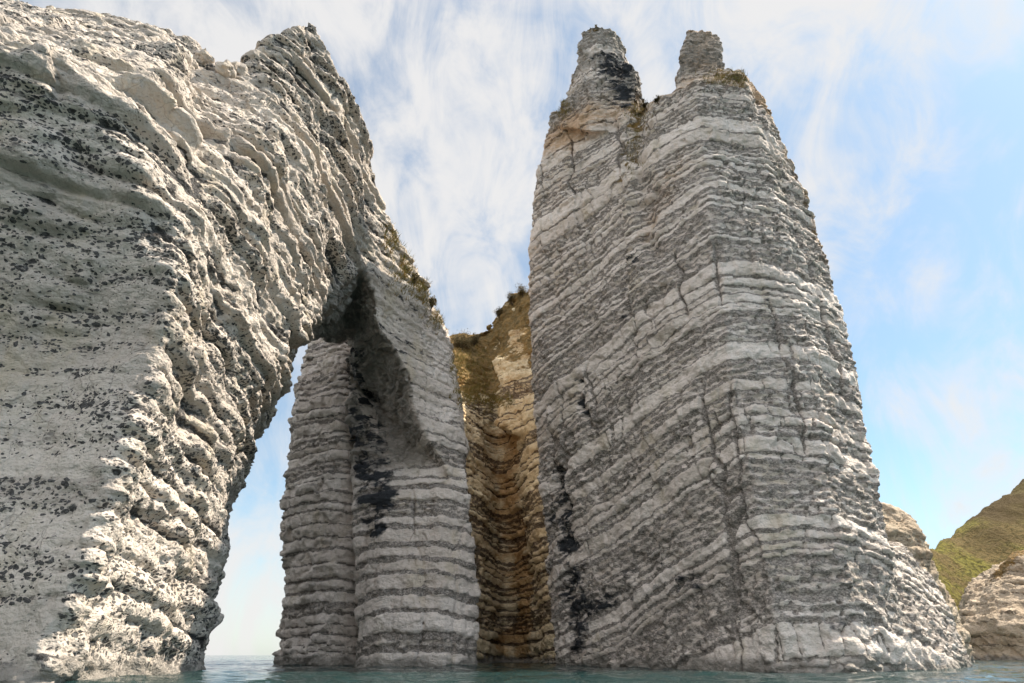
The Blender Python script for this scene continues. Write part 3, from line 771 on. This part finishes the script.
grass_patch('grass', 'ochre dry grass on the falling edge of the arch roof', [(392, 240, 5, 10), (404, 270, 6, 8), (420, 292, 7, 7), (438, 316, 6, 8)], 600, 0.7, 11)
grass_patch('grass', 'dry grass on the shoulder and saddle of the tall stack', [(640, 112, 6, 6), (722, 78, 9, 4), (740, 80, 5, 4), (634, 150, 5, 16), (562, 110, 4, 5)], 700, 0.6, 12)
grass_patch('grass', 'yellow and green grass on the ledge and lip of the cove', [(462, 362, 5, 8), (470, 395, 7, 6), (495, 402, 10, 5), (480, 372, 8, 12)], 900, 0.9, 13)
def stone(px, py, r, label, seed):
    loc, nor = on_rock(px, py)
    if loc is None: return
    V, Fq = ball((0, 0, 0), (r, r * 0.85, r * 0.75), 14)
    V = np.array(V, np.float32); nn = V / np.linalg.norm(V, axis=1, keepdims=True)
    V = V + nn * (0.35 * r * facets(V + seed * 9, r * 0.9, seed)[0] + 0.12 * r * vnoise(V + seed, r * 0.4, 3))[:, None]
    o = raw_mesh('boulder', [tuple(v) for v in V], Fq, M_ARCH); o.location = loc + Vector((0, 0, r * 0.35))
    tag(o, label, 'boulder', 'loose stones on the headland crest')
stone(203, 60, 0.75, 'single round grey boulder perched alone on the headland crest left of the notch', 1)
stone(224, 74, 0.8, 'left of two pale blocks lying in the notch of the headland crest', 2)
stone(234, 73, 0.9, 'right of two pale blocks lying in the notch of the headland crest', 3)
print('plants', round(time.time() - T0, 1))

# ------------------------------------------------------------------ sea
def sea():
    nr, na = 420, 900
    rad = np.concatenate([np.geomspace(0.8, 260, nr), np.geomspace(300, 40000, 24)])
    ang = np.concatenate([np.radians(np.linspace(25, 155, 760)), np.radians(np.linspace(156, 384, 120))])
    R, A = np.meshgrid(rad, ang, indexing='ij')
    X, Y = (R * np.cos(A)).ravel(), (R * np.sin(A)).ravel()
    p = np.stack([X, Y, np.zeros_like(X)], 1).astype(np.float32)
    w = 0.17 * vnoise(p, (5.5, 3.0, 1), 3) + 0.11 * vnoise(p, (2.1, 1.3, 1), 5) + 0.06 * vnoise(p, (0.9, 0.6, 1), 7) + 0.012 * vnoise(p, (0.4, 0.3, 1), 8)
    w = w * np.clip(1.3 - R.ravel() / 260, 0, 1)
    p[:, 2] = w
    n = len(ang); V = p; Fq = []
    i = np.arange(len(rad) - 1)[:, None] * n; j = np.arange(n)[None]; j2 = (j + 1) % n
    q = np.stack([i + j, i + n + j, i + n + j2, i + j2], -1).reshape(-1, 4)
    q = q[:, ::1]
    t = NT('sea_water'); ps = t.pos()
    b = t.n('ShaderNodeBsdfPrincipled'); b.inputs['Base Color'].default_value = (0.012, 0.036, 0.036, 1); b.inputs['Roughness'].default_value = 0.05; b.inputs['IOR'].default_value = 1.333
    h = t.math('ADD', t.math('MULTIPLY', t.noise(t.scaled(ps, (0.8, 1.2, 1)), 1.5, 4), 0.16), t.math('MULTIPLY', t.noise(t.scaled(ps, (0.7, 1.3, 1)), 0.25, 3), 0.45))
    bp = t.n('ShaderNodeBump'); bp.inputs['Strength'].default_value = 0.7; bp.inputs['Distance'].default_value = 1.0; t.l(h, bp.inputs['Height']); t.l(bp.outputs[0], b.inputs['Normal'])
    t.l(b.outputs[0], t.out.inputs[0])
    return tag(link_mesh('sea', V, q, {}, t.m), 'dark teal rippled sea', None, None, 'structure')
sea()

# ------------------------------------------------------------------ light and sky
SUN_EL, SUN_AZ = 53.0, 14.0        # azimuth measured from +X towards +Y
se, sa = math.radians(SUN_EL), math.radians(SUN_AZ)
sd = (math.cos(se) * math.cos(sa), math.cos(se) * math.sin(sa), math.sin(se))
sun_d = bpy.data.lights.new('sun', 'SUN'); sun_d.energy = 5.0; sun_d.angle = math.radians(0.5); sun_d.color = (1.0, 0.90, 0.76)
sun = bpy.data.objects.new('sun', sun_d); COL.objects.link(sun)
from mathutils import Vector
sun.rotation_euler = Vector(sd).to_track_quat('Z', 'Y').to_euler()

w = bpy.data.worlds.new('World'); scene.world = w; w.use_nodes = True
nt = w.node_tree; nt.nodes.clear()
def wn(typ, **kw):
    x = nt.nodes.new(typ)
    for k, v in kw.items(): setattr(x, k, v)
    return x
def wm(op, a, b=0.0, clamp=False):
    x = wn('ShaderNodeMath', operation=op, use_clamp=clamp)
    for v, s in ((a, x.inputs[0]), (b, x.inputs[1])):
        if hasattr(v, 'is_output'): nt.links.new(v, s)
        else: s.default_value = v
    return x.outputs[0]
sky = wn('ShaderNodeTexSky', sky_type='NISHITA'); sky.sun_disc = False
sky.sun_elevation = se; sky.sun_rotation = math.radians(90 - SUN_AZ); sky.air_density = 1.0; sky.dust_density = 0.6; sky.ozone_density = 1.5
tc = wn('ShaderNodeTexCoord')
sep = wn('ShaderNodeSeparateXYZ'); nt.links.new(tc.outputs['Generated'], sep.inputs[0])
def wnoise(scale, detail, sc, rough=0.55, dist=0.0, rot=0.0, off=0.0):
    mp = wn('ShaderNodeMapping'); mp.inputs['Scale'].default_value = sc; mp.inputs['Rotation'].default_value = (0.25, rot, 0); mp.inputs['Location'].default_value = (off, off * 0.7, 0)
    nt.links.new(tc.outputs['Generated'], mp.inputs['Vector'])
    x = wn('ShaderNodeTexNoise'); nt.links.new(mp.outputs[0], x.inputs['Vector'])
    x.inputs['Scale'].default_value = scale; x.inputs['Detail'].default_value = detail; x.inputs['Roughness'].default_value = rough; x.inputs['Distortion'].default_value = dist
    return x.outputs['Fac']
big = wnoise(3.2, 5, (1.2, 1, 0.8), 0.55, 0.5, -0.3, 3.1)
wisp = wnoise(6.5, 8, (1.8, 1, 0.8), 0.62, 0.7, -0.5)
cov = wm('ADD', wm('MULTIPLY', big, 0.62), wm('MULTIPLY', wisp, 0.50))
# the cirrus veil thins out to the east (towards +X) of the stack
cov = wm('SUBTRACT', cov, wm('MULTIPLY', wm('MAXIMUM', wm('SUBTRACT', sep.outputs[0], 0.30), 0.0), 0.30))
mr = wn('ShaderNodeMapRange', interpolation_type='SMOOTHSTEP'); nt.links.new(cov, mr.inputs[0])
mr.inputs[1].default_value = 0.41; mr.inputs[2].default_value = 0.66; mr.inputs[3].default_value = 0.22; mr.inputs[4].default_value = 0.95
hs = wn('ShaderNodeMix', data_type='RGBA', blend_type='MULTIPLY'); hs.inputs[0].default_value = 1.0
nt.links.new(sky.outputs[0], hs.inputs[6]); hs.inputs[7].default_value = (0.80, 1.03, 1.02, 1)
mx = wn('ShaderNodeMix', data_type='RGBA'); nt.links.new(mr.outputs[0], mx.inputs[0])
nt.links.new(hs.outputs[2], mx.inputs[6]); bk = wn('ShaderNodeMapRange'); nt.links.new(sep.outputs[1], bk.inputs[0])      # unseen cloud behind the camera brightened, added as fill for the front faces
bk.inputs[1].default_value = 0.25; bk.inputs[2].default_value = -0.5; bk.inputs[3].default_value = 4.6; bk.inputs[4].default_value = 10.5
cc = wn('ShaderNodeCombineXYZ')
for k_, g_ in enumerate((1.01, 0.995, 0.985)): nt.links.new(wm('MULTIPLY', bk.outputs[0], g_), cc.inputs[k_])
nt.links.new(cc.outputs[0], mx.inputs[7])
bg = wn('ShaderNodeBackground'); bg.inputs['Strength'].default_value = 0.10
nt.links.new(mx.outputs[2], bg.inputs[0])
wo = wn('ShaderNodeOutputWorld'); nt.links.new(bg.outputs[0], wo.inputs[0])

scene.view_settings.view_transform = 'Standard'; scene.view_settings.look = 'None'
scene.view_settings.exposure = 0.92; scene.view_settings.gamma = 1.0
scene.cycles.use_denoising = True
scene.cycles.use_adaptive_sampling = True; scene.cycles.adaptive_threshold = 0.03
scene.cycles.max_bounces = 4; scene.cycles.diffuse_bounces = 3
print('script', round(time.time() - T0, 1))
